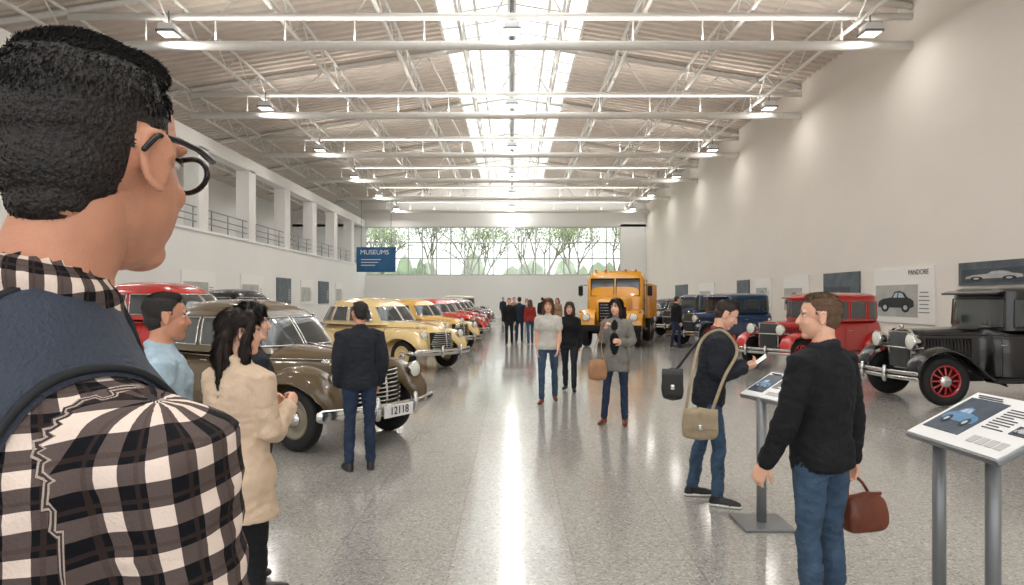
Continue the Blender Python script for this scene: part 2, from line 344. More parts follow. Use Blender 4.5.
def car(name,style,pt,axle,hd,scale=1,fen=None,rim=None,plate=None,roof=None):
    mb=MB(); fen=fen or pt; rim=rim or pt; roof=roof or pt
    A=style=='A'
    if A:
        st=[(-2.12,.12,.48,.72),(-2.08,.34,.42,.82),(-1.95,.50,.36,.92),(-1.6,.66,.33,1.02),(-1.2,.74,.32,1.06),(-.6,.79,.32,1.08),(.15,.77,.32,1.09),(.6,.66,.32,1.10),(1.0,.50,.34,1.07),(1.4,.38,.36,1.03),(1.7,.29,.38,.98),(1.86,.2,.42,.88),(1.92,.08,.5,.75)]; n=3.2
        lv=[(1.0,-.52,1.22,.72),(1.22,-.53,1.06,.68),(1.44,-.56,.87,.60),(1.56,-.58,.66,.45),(1.62,-.6,.35,.25),(1.635,-.6,.02,.02)]; gn=3.6; wr=.35
        sw=[(-.84,-.5),(-.42,.02),(.1,.72)]; wt=(.38,1.85)
        ff=[(1.98,.46),(1.96,.62),(1.84,.78),(1.6,.89),(1.35,.92),(1.1,.88),(.85,.75),(.6,.57),(.38,.42)]; fw=[.12,.19,.21,.21,.2,.17,.12]; fc=.19; fy=.65
        rf=[(-.72,.42),(-.82,.64),(-1.05,.80),(-1.35,.86),(-1.65,.80),(-1.92,.60),(-2.02,.42)]; rw=[.14,.18,.19,.19,.17,.1]; rc=.24
    else:
        st=[(-1.62,.5,.5,1.1),(-1.6,.6,.45,1.16),(-1.5,.66,.42,1.18),(-.6,.69,.42,1.19),(.2,.66,.42,1.19),(.42,.56,.42,1.18),(.55,.42,.45,1.16),(.8,.39,.48,1.15),(1.2,.34,.5,1.13),(1.55,.29,.52,1.11),(1.56,.05,.6,.9)]; n=5.5
        lv=[(1.12,-.6,.98,.67),(1.3,-.6,.975,.665),(1.66,-.6,.95,.65),(1.76,-.6,.91,.61),(1.81,-.6,.6,.4),(1.825,-.6,.02,.02)]; gn=7; wr=.375
        sw=[(-.86,-.48),(-.38,.18),(.27,.84)]; wt=(.35,1.8)
        ff=[(1.88,.42),(1.86,.62),(1.72,.80),(1.5,.88),(1.3,.88),(1.05,.78),(.82,.58),(.6,.42),(.45,.36)]; fw=[.15,.17,.17,.17,.16,.15]; fc=.07; fy=.66
        rf=[(-.85,.36),(-.92,.6),(-1.1,.80),(-1.35,.87),(-1.62,.80),(-1.8,.6),(-1.86,.42)]; rw=[.14,.16,.17,.16,.14]; rc=.08
    S=cat(st,60); th=np.linspace(0,math.pi,31)
    def arch(x,w,zb,zt,n):
        return [(x,w*np.sign(math.cos(t))*abs(math.cos(t))**(2/n),zb+(zt-zb)*abs(math.sin(t))**(2/n)) for t in th]
    mb.grid([arch(x,max(w,.02),zb,zt,n) for x,w,zb,zt in S],pt)
    mb.box((-.2,0,.4),(3.3,.9,.12),M_dark)
    def sy(x,z):
        i=np.interp(x,S[:,0],np.arange(len(S))); a=S[int(i)]; w,zb,zt=a[1],a[2],a[3]; q=min(max((z-zb)/(zt-zb),0),.999); return w*(1-q**n)**(1/n)
    for sg in(-1,1):
        for x in((-1.02,-.18,.62) if A else(-1.05,-.22,.38)):
            mb.tube([(x,sg*(sy(x,z)+.001),z) for z in np.linspace(.42,1.0,7)],.006,M_dark,4)
        mb.tube([(x,sg*(sy(x,.95 if A else 1.05)+.004),.95 if A else 1.05) for x in np.linspace(-1.5,1.6 if A else 1.5,24)],.009,M_chrome if A else fen,6)
        for x in(-.3,.4): mb.tube([(x-.12,sg*(sy(x,.9)+.03),.9),(x,sg*(sy(x,.9)+.035),.9)],.011,M_chrome,6)
        mb.box((-.1,sg*.72,.37),(1.5,.26,.05),fen if not A else M_dark,bev=.015)
        mb.box((-.1,sg*.76,.40),(1.4,.14,.012),M_black)
        if not A:
            for i in range(14): mb.box((.72+i*.05,sg*(sy(.72+i*.05,.85)+.004),.85),(.012,.012,.3),M_dark)
    LV=np.array(lv)
    def lev(t):
        i=min(int(t),len(LV)-2); f=t-i; a=LV[max(i-1,0)]; b=LV[i]; c=LV[i+1]; d=LV[min(i+2,len(LV)-1)]
        if i==0: a=2*b-c
        return .5*((2*b)+(-a+c)*f+(2*a-5*b+4*c-d)*f*f+(-a+3*b-3*c+d)*f**3)
    def se(v,n): return max(1-abs(v)**n,0)**(1/n)
    R=[]
    for t in np.linspace(0,len(lv)-1,26):
        z,cx,hl,hw=lev(t); R.append([(cx+hl*np.sign(math.cos(a))*abs(math.cos(a))**(2/gn),hw*np.sign(math.sin(a))*abs(math.sin(a))**(2/gn),z) for a in np.linspace(0,2*math.pi,56,endpoint=False)])
    k=int(26*.42)
    mb.grid(R[:k+1],pt,False,True); mb.grid(R[k:],roof,False,True)
    def patch(fn,u0,u1,mt=M_glass,frame=True):
        us=np.linspace(u0,u1,12); ts=np.linspace(wt[0],wt[1],8); G=[[fn(u,t,.008) for t in ts] for u in us]; mb.grid(G,mt)
        E_=[fn(u,wt[0],.01) for u in us]+[fn(u1,t,.01) for t in ts[1:]]+[fn(u,wt[1],.01) for u in us[::-1][1:]]+[fn(u0,t,.01) for t in ts[::-1][1:-1]]
        if frame: mb.tube(E_,.011,M_chrome if A else fen,6,closed=True)
    for sg in(-1,1):
        for a,b in sw: patch(lambda u,t,o,sg=sg:(lambda L:(L[1]+L[2]*u,sg*(L[3]*se(u,gn)+o),L[0]))(lev(t)),a,b)
    fr=((.03,.78),(-.78,-.03)) if A else((-.86,.86),)
    for a,b in fr: patch(lambda v,t,o:(lambda L:(L[1]+L[2]*se(v,gn)+o,L[3]*v,L[0]))(lev(t)),a,b)
    patch(lambda v,t,o:(lambda L:(L[1]-L[2]*se(v,gn)-o,L[3]*v,L[0]))(lev(t)),-.5,.5)
    if not A: mb.box((.42,0,1.70),(.16,1.2,.03),roof,Matrix.Rotation(.25,4,'Y'),bev=.01)
    fender(mb,ff,fy,fw,fc,fen); fender(mb,rf,fy,rw,rc,fen)
    for sg in(-1,1):
        for x in(1.35,-1.35): wheel(mb,x,sg*(.70 if A else .68),wr,.16 if A else .13,rim,M_chrome,sg,0 if A else 12)
    mb.tube([(1.35,-.65,wr),(1.35,.65,wr)],.04,M_dark,6); mb.tube([(-1.35,-.65,wr),(-1.35,.65,wr)],.05,M_dark,6)
    if A:
        gx=lambda y:2.0-1.1*y*y
        mb.grid([[(gx(y)-.03-.12*max(z-.62,0),y,z) for z in np.linspace(.45,.86,5)] for y in np.linspace(-.36,.36,11)],M_dark)
        for i,z in enumerate(np.linspace(.47,.84,9)):
            h=.36-.10*abs(i-3)/5; mb.tube([(gx(y)-.12*max(z-.62,0),y,z) for y in np.linspace(-h,h,13)],.011,M_chrome,6)
        mb.tube([(1.99-.12*max(z-.62,0)-.3*max(z-.85,0),0,z) for z in np.linspace(.45,.97,8)],.018,M_chrome,6)
        xs=np.linspace(.7,1.84,12); mb.tube([(x,0,np.interp(x,S[:,0],S[:,3])+.006) for x in xs],.014,M_chrome,6)
        for sg in(-1,1): headlamp(mb,(1.86,sg*.60,.80),.095,fen); mb.ell((1.74,sg*.66,.97),(.07,.03,.03),M_chrome)
        bx=lambda y:2.14-.22*(y/.85)**2
    else:
        mb.grid([arch(x,.31,.48,1.14,4.5) for x in(1.54,1.60)],M_chrome)
        mb.grid([[(1.60,y,zz) for (zz) in np.linspace(.5,1.1,4)] for y in (-.3,-.15,0,.15,.3)],M_chrome)
        mb.box((1.602,0,.80),(.012,.50,.54),M_dark)
        for y in np.linspace(-.23,.23,17): mb.tube([(1.612,y,.54),(1.612,y,1.06)],.005,M_greym,4)
        mb.ell((1.57,0,1.17),(.035,.035,.04),M_chrome)
        mb.tube([(1.62,-.6,.86),(1.66,-.3,.84),(1.66,.3,.84),(1.62,.6,.86)],.016,M_chrome,8)
        for sg in(-1,1): headlamp(mb,(1.70,sg*.44,.95),.125,M_chrome); mb.tube([(1.64,sg*.44,.84),(1.62,sg*.44,.9)],.02,M_chrome,6)
        bx=lambda y:2.02-.12*(y/.85)**2
    zs=(.44,) if A else(.42,.50)
    for z in zs: mb.tube([(bx(y),y,z) for y in np.linspace(-.86,.86,15)],.07 if A else .03,M_chrome,10,flat=.35,up=(1,0,0))
    for sg in(-1,1):
        mb.tube([(bx(.3)+.03,sg*.3,.36),(bx(.3)+.05,sg*.3,.44),(bx(.3)+.03,sg*.3,.56)],.03,M_chrome,8); mb.tube([(1.6,sg*.3,.42),(bx(.3),sg*.3,.44)],.02,M_dark,6)
    rb=-2.2 if A else -1.98
    mb.tube([(rb+.1*(y/.8)**2,y,.45) for y in np.linspace(-.8,.8,13)],.06,M_chrome,8,flat=.35,up=(1,0,0))
    for sg in(-1,1): mb.ell((rb+.2,sg*.62,.62),(.05,.04,.04),M_redl); mb.tube([(rb+.4,sg*.35,.42),(rb,sg*.35,.45)],.02,M_dark,6)
    if not A:
        mb.lathe((-1.72,0,.85),(-1,0,0),[(-.07,.22),(-.08,.33),(0,.37),(.08,.33),(.08,.22),(.06,.001)],M_black,28)
        mb.lathe((-1.72,0,.85),(-1,0,0),[(.085,.2),(.10,.1),(.11,.001)],rim,20)
    if plate:
        mb.box((bx(0)+.03,0,.42),(.012,.46,.13),M_white); Mx=Matrix.Translation((bx(0)+.04,0,.42))@Matrix.Rotation(math.pi/2,4,'Z')@Matrix.Rotation(math.pi/2,4,'X'); mb.text(plate,.12,Mx,M_dark)
    h=math.radians(hd); L=1.35*scale
    return mb.obj(name,(axle[0]-math.cos(h)*L,axle[1]-math.sin(h)*L,0),hd,scale)
P_ol=paint('paint_olive_brown',(88,72,48),coat=.5); P_cr=paint('paint_cream',(226,198,138)); P_yl=paint('paint_yellow_ochre',(226,176,84)); P_rd=paint('paint_red',(186,32,28)); P_or=paint('paint_orange_red',(205,60,36))
P_bk=paint('paint_black',(12,12,14),coat=.35); P_bl=paint('paint_blue',(38,62,98)); P_mr=paint('paint_maroon',(110,24,28)); P_gr=paint('paint_grey',(84,90,98)); P_iv=paint('paint_ivory',(222,214,190)); P_tr=paint('paint_truck_yellow',(228,158,28)); P_red2=paint('paint_red_wheel',(150,20,26)); P_navy=paint('paint_navy',(26,34,50))
car('vintage_car','A',P_ol,(-1.93,7.95),-33,1.0,rim=mat('dull_rim',(130,122,104),.4),plate='12118')
car('vintage_car','A',P_cr,(-2.0,15.8),-36,1.02,rim=P_cr)
car('vintage_car','A',P_yl,(-1.95,21.3),-40,1.0,fen=P_cr,rim=P_cr)
car('vintage_car','A',P_or,(-1.9,26.6),-40,1.0)
car('vintage_car','A',P_rd,(-2.0,31.5),-40)
car('vintage_car','A',P_mr,(-1.9,36.5),-40)
car('vintage_car','A',P_gr,(-2.0,41.5),-40)
car('vintage_car','B',P_iv,(-2.2,46.5),-40)
car('vintage_car','A',P_rd,(-5.4,14.0),-15,1.22)
car('vintage_car','A',P_bk,(-6.9,20.5),-30,1.18)
car('vintage_car','B',P_bk,(6.55,11.1),183,1.02,rim=P_red2)
car('vintage_car','B',P_rd,(6.15,15.9),207,.98,roof=P_rd,rim=P_rd)
car('vintage_car','B',P_bl,(6.3,23.6),205,1.0,fen=P_navy,rim=P_rd)
car('vintage_car','B',P_bl,(6.9,29.5),210,1.0,fen=P_navy)
car('vintage_car','A',P_navy,(6.9,35.5),215,1.0)
# ---------------------------------------------------------------- truck
def truck(x,y,hd):
    mb=MB(); Y=P_tr
    mb.box((-2.0,0,.75),(5.4,.8,.22),M_dark)
    def sect(x,w,z0,z1,n=6,k=30): 
        return [(x,w*np.sign(math.cos(t))*abs(math.cos(t))**(2/n),(z0+z1)/2+(z1-z0)/2*np.sign(math.sin(t))*abs(math.sin(t))**(2/n)) for t in np.linspace(0,2*math.pi,k,endpoint=False)]
    mb.loft([sect(*a) for a in[(-1.35,.85,.8,2.4),(-1.3,.95,.75,2.58),(-.6,.98,.7,2.64),(0,.97,.7,2.60),(.12,.95,.7,2.4),(.25,.94,.72,1.75),(.3,.8,.75,1.6)]],Y)
    for a,b in((-.84,-.04),(.04,.84)):
        mb.grid([[(.17+.05*(2.3-z)/.6,yy,z) for z in np.linspace(1.72,2.32,4)] for yy in(a,b)],M_glass)
        mb.tube([(.19+.05*(2.3-z)/.6,yy,z) for yy,z in((a,1.72),(b,1.72),(b,2.32),(a,2.32))],.022,M_dark,6,closed=True)
    for sg in(-1,1):
        mb.grid([[(xx,sg*.99,z) for z in(1.65,2.3)] for xx in(-.95,-.1)],M_glass); mb.tube([(xx,sg*.99,z) for xx,z in((-.95,1.65),(-.1,1.65),(-.1,2.3),(-.95,2.3))],.02,Y,6,closed=True)
        for xx in(-1.05,0): mb.tube([(xx,sg*.985,.85),(xx,sg*.99,1.6)],.008,M_dark,4)
        mb.tube([(.15,sg*1.0,2.1),(.25,sg*1.2,2.1),(.25,sg*1.2,1.7)],.015,M_dark,6); mb.box((.26,sg*1.2,1.9),(.04,.16,.34),M_dark,bev=.01)
        mb.box((-.4,sg*.9,.55),(.9,.3,.08),M_dark,bev=.01)
    mb.loft([sect(*a) for a in[(.2,.62,.8,1.72),(.8,.56,.8,1.66),(1.25,.50,.8,1.60),(1.32,.44,.85,1.54)]],Y)
    mb.box((1.33,0,1.18),(.06,.8,.66),M_dark,bev=.02); mb.box((1.365,0,1.18),(.02,.72,.58),M_dark)
    for z in np.linspace(.94,1.42,6): mb.box((1.38,0,z),(.02,.7,.014),M_chrome)
    mb.box((1.72,0,.66),(.14,2.1,.2),M_dark,bev=.03); mb.box((1.80,0,.66),(.012,.5,.13),M_white)
    for sg in(-1,1):
        pth=cat([(1.62,.72),(1.58,1.0),(1.35,1.18),(1.0,1.24),(.65,1.18),(.4,.95),(.3,.65)],18)
        mb.grid([[(p[0],sg*.50,p[1]),(p[0],sg*.75,p[1]+.04),(p[0],sg*1.02,p[1]),(p[0]*.98+.02,sg*1.06,p[1]-.12)] for p in pth],Y)
        wheel(mb,1.0,sg*.86,.50,.26,Y,M_greym,sg); wheel(mb,-2.6,sg*.84,.50,.34,Y,M_greym,sg); wheel(mb,-3.7,sg*.84,.50,.34,Y,M_greym,sg)
        headlamp(mb,(1.62,sg*.78,1.02),.13,M_chrome); mb.ell((1.5,sg*.98,1.2),(.06,.05,.05),M_amber); mb.tube([(1.55,sg*.3,.75),(1.7,sg*.3,.66)],.04,M_dark,6)
        for yy in(.35,.7): mb.ell((.0,sg*yy,2.62),(.07,.05,.04),M_amber)
    mb.tube([(1,-.8,.5),(1,.8,.5)],.06,M_dark,6)
    for xx in(-2.6,-3.7): mb.tube([(xx,-.8,.5),(xx,.8,.5)],.06,M_dark,6)
    mb.box((-3.1,0,1.55),(3.3,2.1,1.3),Y,bev=.04)
    for sg in(-1,1):
        for xx in np.linspace(-4.6,-1.6,8): mb.box((xx,sg*1.06,1.55),(.07,.05,1.25),Y)
    mb.obj('vintage_truck',(x,y,0),hd)
truck(3.65,24.0,-106)
# ---------------------------------------------------------------- people
def remesh(mb,vox,it):
    me=mb.mesh('tmp'); o=bpy.data.objects.new('tmp',me); SC.collection.objects.link(o)
    r=o.modifiers.new('r','REMESH'); r.mode='VOXEL'; r.voxel_size=vox; r.adaptivity=0
    if it: s=o.modifiers.new('s','SMOOTH'); s.factor=.5; s.iterations=it
    dg=bpy.context.evaluated_depsgraph_get(); m2=bpy.data.meshes.new_from_object(o.evaluated_get(dg))
    V=np.empty(len(m2.vertices)*3); m2.vertices.foreach_get('co',V); V=V.reshape(-1,3)
    Nn=np.empty(len(m2.vertices)*3); m2.vertices.foreach_get('normal',Nn); Nn=Nn.reshape(-1,3)
    F=[tuple(p.vertices) for p in m2.polygons]; bv=BVHTree.FromPolygons(np.concatenate(mb.V).tolist(),mb.F)
    lab=[mb.m[bv.find_nearest(V[list(f)].mean(0).tolist())[2]] for f in F]
    bpy.data.objects.remove(o); bpy.data.meshes.remove(me); bpy.data.meshes.remove(m2)
    return V,Nn,F,lab
def put(dst,src,rm):
    V,Nn,F,lab=rm; o=dst.n
    dst.V.append(V); dst.n+=len(V)
    dst.F+=[tuple(i+o for i in f) for f in F]; dst.m+=[dst.mi(src.mats[l]) for l in lab]; dst.sm+=[True]*len(F)
    return o
def hand(mb,wr,d,pn,side,curl,mt,sc=1.0):
    d=nrm(d); pn=nrm(np.asarray(pn,float)-d*np.dot(pn,d)); ac=np.cross(d,pn)*side
    wr=np.asarray(wr,float)
    mb.tube([wr-d*.03,wr+d*.01,wr+d*.05*sc,wr+d*.082*sc],[.026*sc,.029*sc,.039*sc,.037*sc],mt,14,flat=.42,up=pn)
    for i,(o,l) in enumerate(((.029,.070),(.010,.079),(-.010,.073),(-.028,.057))):
        p=wr+d*.080*sc+ac*o*sc; pts=[p-d*.01]; a=curl*(.5+.08*i)
        for j,fr in enumerate((.45,.32,.23)):
            dd=d*math.cos(a)+pn*math.sin(a)+ac*o*1.2; p=p+nrm(dd)*l*fr*sc; pts.append(p); a+=curl*.75
        mb.tube(pts,[.0090*sc,.0085*sc,.0080*sc,.0068*sc],mt,8)
    p=wr+d*.022*sc+ac*.026*sc; t1=nrm(d*.7+ac*.75+pn*.25); t2=nrm(d+ac*.25+pn*.35*(1+curl))
    mb.tube([p,p+t1*.035*sc,p+t1*.035*sc+t2*.03*sc,p+t1*.035*sc+t2*.052*sc],[.013*sc,.011*sc,.0095*sc,.0075*sc],mt,8)
def ER(x,y,z): return Matrix.Rotation(z,4,'Z')@Matrix.Rotation(y,4,'Y')@Matrix.Rotation(x,4,'X')
def hairline(q):
    x,y,z=q; ax=abs(x)
    if ax>.0705 and -.030<y<.016 and -.045<z<.031: return False
    if y>.045: return z>.074-.10*max(ax-.045,0)
    if y>.006: return z>.074-(.045-y)*1.35 if y>.020 else z>.012
    if y>-.030: return z>.024 if ax>.05 else z>.04
    return z>-.062-(.012 if ax<.03 else 0)
def strands(D,HM,rm,src,hair,N,ln,wd,long):
    V,Nn,F,lab=rm; r=np.random.RandomState(3); hi=src.mats.index(hair); C=[i for i,l in enumerate(lab) if l==hi]
    if not C: return
    Mi=np.array(HM.inverted()); Mr=np.array(HM.to_3x3()); vs=[];fs=[]
    for k in range(N):
        f=F[C[r.randint(len(C))]]; w=r.dirichlet([1]*len(f)); p=(V[list(f)]*w[:,None]).sum(0); n=nrm(Nn[list(f)].mean(0))
        q=Mi[:3,:3]@p+Mi[:3,3]; 
        if long: fl=Mr@np.array((0,-.12 if q[1]<0 else -.25,-1)); d=nrm(fl-n*np.dot(fl,n)*.9+n*.10+r.normal(0,.10,3))
        else:
            fl=Mr@(np.array((.2,.8,.0)) if q[2]>.095 else np.array((0,-.35,-.9))); d=nrm(fl*.8-n*np.dot(fl,n)*.7+n*(.30 if q[2]>.095 else .10)+r.normal(0,.2,3))
        sdir=nrm(np.cross(d,n)); L=ln*r.uniform(.6,1.2)*(1 if (long or q[2]>.05) else .55); o=len(vs)
        b=p-n*.001; vs+=[b-sdir*wd/2,b+sdir*wd/2,b+d*L*.6+sdir*wd*.3,b+d*L-n*(.002 if not long else .006),b+d*L*.6-sdir*wd*.3]; fs.append((o,o+1,o+2,o+3,o+4))
    D.add(vs,fs,hair,True)
M_eye=mat('eye_white',(225,220,215),.2); M_iris=mat('iris',(40,26,18),.1)
M_lip=mat('lips',(182,108,98),.4)
def human(name,loc,hd,H,fit,pose=None,vox=.012,fem=False,extra=None):
    ps=pose or {}; s=H/1.75; B=MB(); D=MB(); top=fit['top']; pan=fit['pants']; skin=fit['skin']; hair=fit['hair']; b=fit.get('bulk',.008)
    lean=math.radians(ps.get('lean',0)); tw=math.radians(ps.get('twist',0))
    leg={}
    for k,sg in(('R',1),('L',-1)):
        th=nrm(ps.get('th'+k,(sg*.03,.03,-1))); sh=nrm(ps.get('sh'+k,(sg*.02,-.05,-1))); leg[k]=(th,sh)
    hx=.088 if not fem else .092
    drop=max(-(leg[k][0][2]*.43+leg[k][1][2]*.42) for k in leg); pz=drop+.085+.03; dz=pz-.965
    def up(p):
        p=np.array(p,float); w_=min(max((p[2]-.95)/.15,0),1); q=Vector((p[0],p[1],p[2]-.95)); q=Matrix.Rotation(-lean*w_,3,'X')@(Matrix.Rotation(tw*w_,3,'Z')@q); return np.array((q.x,q.y,q.z+.95+dz))
    shw=.178 if not fem else .152; sd=fit.get('slope',.012); shf=fit.get('shf',0)
    if fem: rg=[(.84,.15,.11,-.005),(.90,.168,.122,-.008),(.98,.160,.115,-.005),(1.08,.125,.093,0),(1.16,.125,.093,0),(1.27,.148,.122,.008),(1.36,.150,.105,0),(1.42,.125,.08,-.008),(1.46,.07,.06,-.012),(1.48,.05,.05,-.012)]
    else: rg=[(.84,.15,.11,-.005),(.90,.162,.118,-.005),(.98,.158,.112,0),(1.08,.150,.108,0),(1.18,.162,.115,0),(1.29,.178,.125,.004),(1.38-sd*.5,.172,.11,0),(1.43-sd*.3,.14-sd*.3,.085,-.008),(1.47,.08,.065,-.012),(1.49,.055,.055,-.012)]
    hem=fit.get('hem',.90); th=np.linspace(0,2*math.pi,28,endpoint=False)
    def ring(z,rx,ry,oy,n=2.4): return [up((rx*np.sign(math.cos(t))*abs(math.cos(t))**(2/n),oy+ry*np.sign(math.sin(t))*abs(math.sin(t))**(2/n),z)) for t in th]
    R=cat(rg,30); B.loft([ring(z,rx,ry,oy) for z,rx,ry,oy in R if z<max(hem,.88)+.06],pan)
    fl=fit.get('flare',.0); T=[]
    for z in np.linspace(hem,1.49,30):
        rx=np.interp(z,R[:,0],R[:,1]); ry=np.interp(z,R[:,0],R[:,2]); oy=np.interp(z,R[:,0],R[:,3]); e=b+fl*max(0,(1.0-z))/.3
        if z>1.44: e=b*.5
        T.append(ring(z,rx+e,ry+e,oy))
    B.loft(T,top)
    for k,sg in(('R',1),('L',-1)):
        t_,s_=leg[k]; hip=np.array((sg*hx,0,pz-.03)); kn=hip+t_*.43; an=kn+s_*.42
        lb=fit.get('leg',1.0)
        B.tube([hip+np.array((0,-.005,.04)),hip-np.array((0,0,.05)),hip+t_*.2,kn-t_*.04,kn+s_*.03,kn+s_*.14+np.array((0,-.01,0)),kn+s_*.30,an-s_*.03],np.array([.082,.090,.078,.061,.058,.060,.054,.054])*lb,pan,16)
        f=ps.get('toe'+k,(sg*.18,1,0)); f=nrm(f); lift=an[2]-.085
        fd=nrm((f[0],f[1],-min(lift*3,1.2))) if lift>.03 else nrm((f[0],f[1],0)); a=an; rt=np.cross(fd,(0,0,1)); upv=np.cross(rt,fd)
        sh=fit['shoes']
        heel=a-upv*.045-fd*.035
        B.tube([an-s_*.02,an,heel+fd*.01],[.04,.042,.042],sh,12)
        B.tube([heel,heel+fd*.07+upv*.004,heel+fd*.14-upv*.004,heel+fd*.20-upv*.012],[.036,.04,.042,.032],sh,14,flat=.85,up=upv)
        if fit.get('sole'): B.tube([heel-upv*.028,heel+fd*.10-upv*.028,heel+fd*.205-upv*.028],[.042,.047,.04],fit['sole'],14,flat=.35,up=upv)
    J={}
    for k,sg in(('R',1),('L',-1)):
        ua=nrm(ps.get('ua'+k,(sg*.16,-.06,-1))); fa=nrm(ps.get('fa'+k,(sg*.02,.16,-1)))
        sh=up((sg*shw,-.005+shf,1.405-sd)); el=sh+ua*.285; wr=el+fa*.25; J['wr'+k]=wr; J['fa'+k]=fa; J['sh'+k]=sh; J['el'+k]=el
        q=.88 if fem else 1
        rr=np.array([.062,.062,.052,.046,.047,.040,.033])*q+b
        pts=[up((sg*(shw-.05),-.005+shf*.4,1.405-sd)),sh,sh+ua*.15,el-ua*.03,el+fa*.05,el+fa*.14,wr-fa*.015]
        if fit.get('sleeve','long')=='long':
            B.tube(pts,rr,top,16); B.tube([wr-fa*.05,wr+fa*.01],[.028*q,.026*q],skin,12)
        else:
            B.tube(pts[:3],rr[:3]+.008,top,16); B.tube(pts[1:]+[wr+fa*.01],np.array([.05,.046,.042,.042,.036,.027,.026])*q,skin,14)
        Hm=MB(); pn=ps.get('pn'+k,(-sg,.2,0)); hd_=ps.get('hd'+k,fa); hand(Hm,wr,hd_,pn,sg*(-1),ps.get('curl'+k,.5),skin,.92 if fem else 1.0)
        if not ps.get('pocket'+k): put(D,Hm,remesh(Hm,.0045 if vox<.014 else .007,2))
    nb=up((0,-.012,1.44)); hc=up((0,.018,1.622)) if not fem else up((0,.015,1.612)); hc=hc+np.array(ps.get('hoff',(0,0,0)))
    yaw=math.radians(ps.get('yaw',0)); pit=math.radians(ps.get('pitch',0))
    HM=Matrix.Translation(hc)@Matrix.Rotation(yaw,4,'Z')@Matrix.Rotation(-pit,4,'X'); HS=fit.get('head',1.0 if not fem else .96); HM=HM@Matrix.Scale(HS,4)
    nt=np.array(HM@Vector((0,-.022,-.05))); B.tube([nb-np.array((0,0,.02)),(nb+nt)/2,nt],[.056,.054,.055] if not fem else [.05,.045,.045],skin,16)
    cr=fit.get('craise',0); chx,chy=np.array(ps.get('hoff',(0,0,0)))[:2]*.4
    cz=[up((chx+math.cos(t)*(.066 if not fem else .058),chy-.012+math.sin(t)*.064,1.475+cr-.022*math.sin(t))) for t in np.linspace(0,2*math.pi,20,endpoint=False)]
    B.tube(cz,.017,fit.get('collarm',top),8,closed=True)
    if cr:
        for kk,rr_ in((.3,.088),(.65,.076)): B.tube([up((c_[0]*.95,c_[1]*.95-.010,1.452+cr*kk)) for c_ in [(math.cos(t)*rr_,math.sin(t)*rr_*.95) for t in np.linspace(0,2*math.pi,20,endpoint=False)]],.022,top,8,closed=True)
    if fit.get('inner'): B.ell(up((0,.098+b,1.36)),(.035,.022,.12),fit['inner'],Matrix.Rotation(-lean+.12,4,'X'))
    if fit.get('open'): B.ell(up((0,.100+b,1.2)),(.06,.03,.26),fit['open'],Matrix.Rotation(-lean,4,'X'))
    rm=remesh(B,vox,4); V,Nn,F,lab=rm; V0=V.copy()
    am=fit.get('fold',.010)
    for i in range(len(V)):
        p=V[i]
        if p[2]<1.44+dz and p[2]>.12:
            a1=noise.noise(Vector((p[0]*9,p[1]*9,p[2]*13+hd))); a2=noise.noise(Vector((p[0]*13+5,p[1]*13,p[2]*24)))
            V[i]=p+Nn[i]*(a1*am*.7+(.22-abs(a2))*am*1.4)
    V[:,2]=np.maximum(V[:,2],.002); boff=put(D,B,rm)
    weave=None
    if fit.get('weave'):
        # cloth coordinates laid along sleeves and around the torso
        weave=np.zeros((len(V0),3))
        z=V0[:,2]-dz; r=np.hypot(V0[:,0],(V0[:,1])*1.35)
        weave[:,0]=np.arctan2(V0[:,0],-V0[:,1])*.155; weave[:,1]=z+np.where(z>1.28,np.maximum(0,.19-r)*.9,0)
        for k,sg in(('R',1),('L',-1)):
            for A_,B_,off in((J['sh'+k],J['el'+k],0),(J['el'+k],J['wr'+k],.285)):
                ax=nrm(B_-A_); L_=np.linalg.norm(B_-A_); d=V0-A_; t=d@ax; pr=d-np.outer(t,ax); rad=np.linalg.norm(pr,axis=1)
                e1=nrm(np.cross(ax,(0,1,0))); e2=np.cross(ax,e1); ang=np.arctan2(pr@e2,pr@e1)
                msk=(rad<.095)&(t>-.06)&(t<L_+.05)&(V0[:,0]*sg>shw-.035)
                weave[msk,0]=ang[msk]*.064; weave[msk,1]=-(t[msk]+off)
    Hd=MB(); Hd.M=HM
    Hd.ell((0,-.012,.030),(.074,.096,.088),skin); Hd.ell((0,.024,-.030),(.060,.068,.085),skin); Hd.ell((0,.056,-.094),(.030,.026,.021),skin)
    Hd.ell((0,.0,-.055),(.056,.06,.05),skin)
    Hd.tube([(0,.080,.014),(0,.092,-.008),(0,.100,-.028)],[.007,.009,.0115],skin,10)
    Hd.tube([(-.013,.088,-.031),(.013,.088,-.031)],.0075,skin,8)
    for sg in(-1,1):
        Hd.ell((sg*.077,-.008,-.004),(.006,.017,.029),skin,ER(.15,0,-sg*.3)); Hd.ell((sg*.030,.072,.026),(.022,.012,.008),skin); Hd.ell((sg*.038,.060,-.03),(.018,.016,.018),skin)
        Rr=ER(.15,0,-sg*.3).to_3x3(); Hd.tube([Vector((sg*.079,-.008,-.004))+Rr@Vector((sg*.004,math.cos(t)*.017,math.sin(t)*.030)) for t in np.linspace(.2,4.6,12)],.0045,skin,6)
    hs=fit.get('hs','short')
    if hs=='short':
        Hd.ell((0,-.021,.044),(.0785,.096,.084),hair); Hd.ell((0,.014,.096),(.056,.052,.027),hair); Hd.ell((0,-.045,-.010),(.064,.062,.062),hair)
        for i in range(26): a=rnd.uniform(-1,1)*.05; bb=rnd.uniform(-.08,.045); Hd.ell((a,bb,.117-(a*a*6+bb*bb*3.2)),(.016,.018,.010),hair,nu=8,nv=6)
    elif hs=='fade':
        Hd.ell((0,-.018,.044),(.0765,.0945,.085),hair); Hd.ell((0,.016,.098),(.058,.054,.028),hair); Hd.ell((0,-.044,-.006),(.062,.062,.062),hair); Hd.ell((0,-.058,-.045),(.044,.036,.035),hair)
    else:
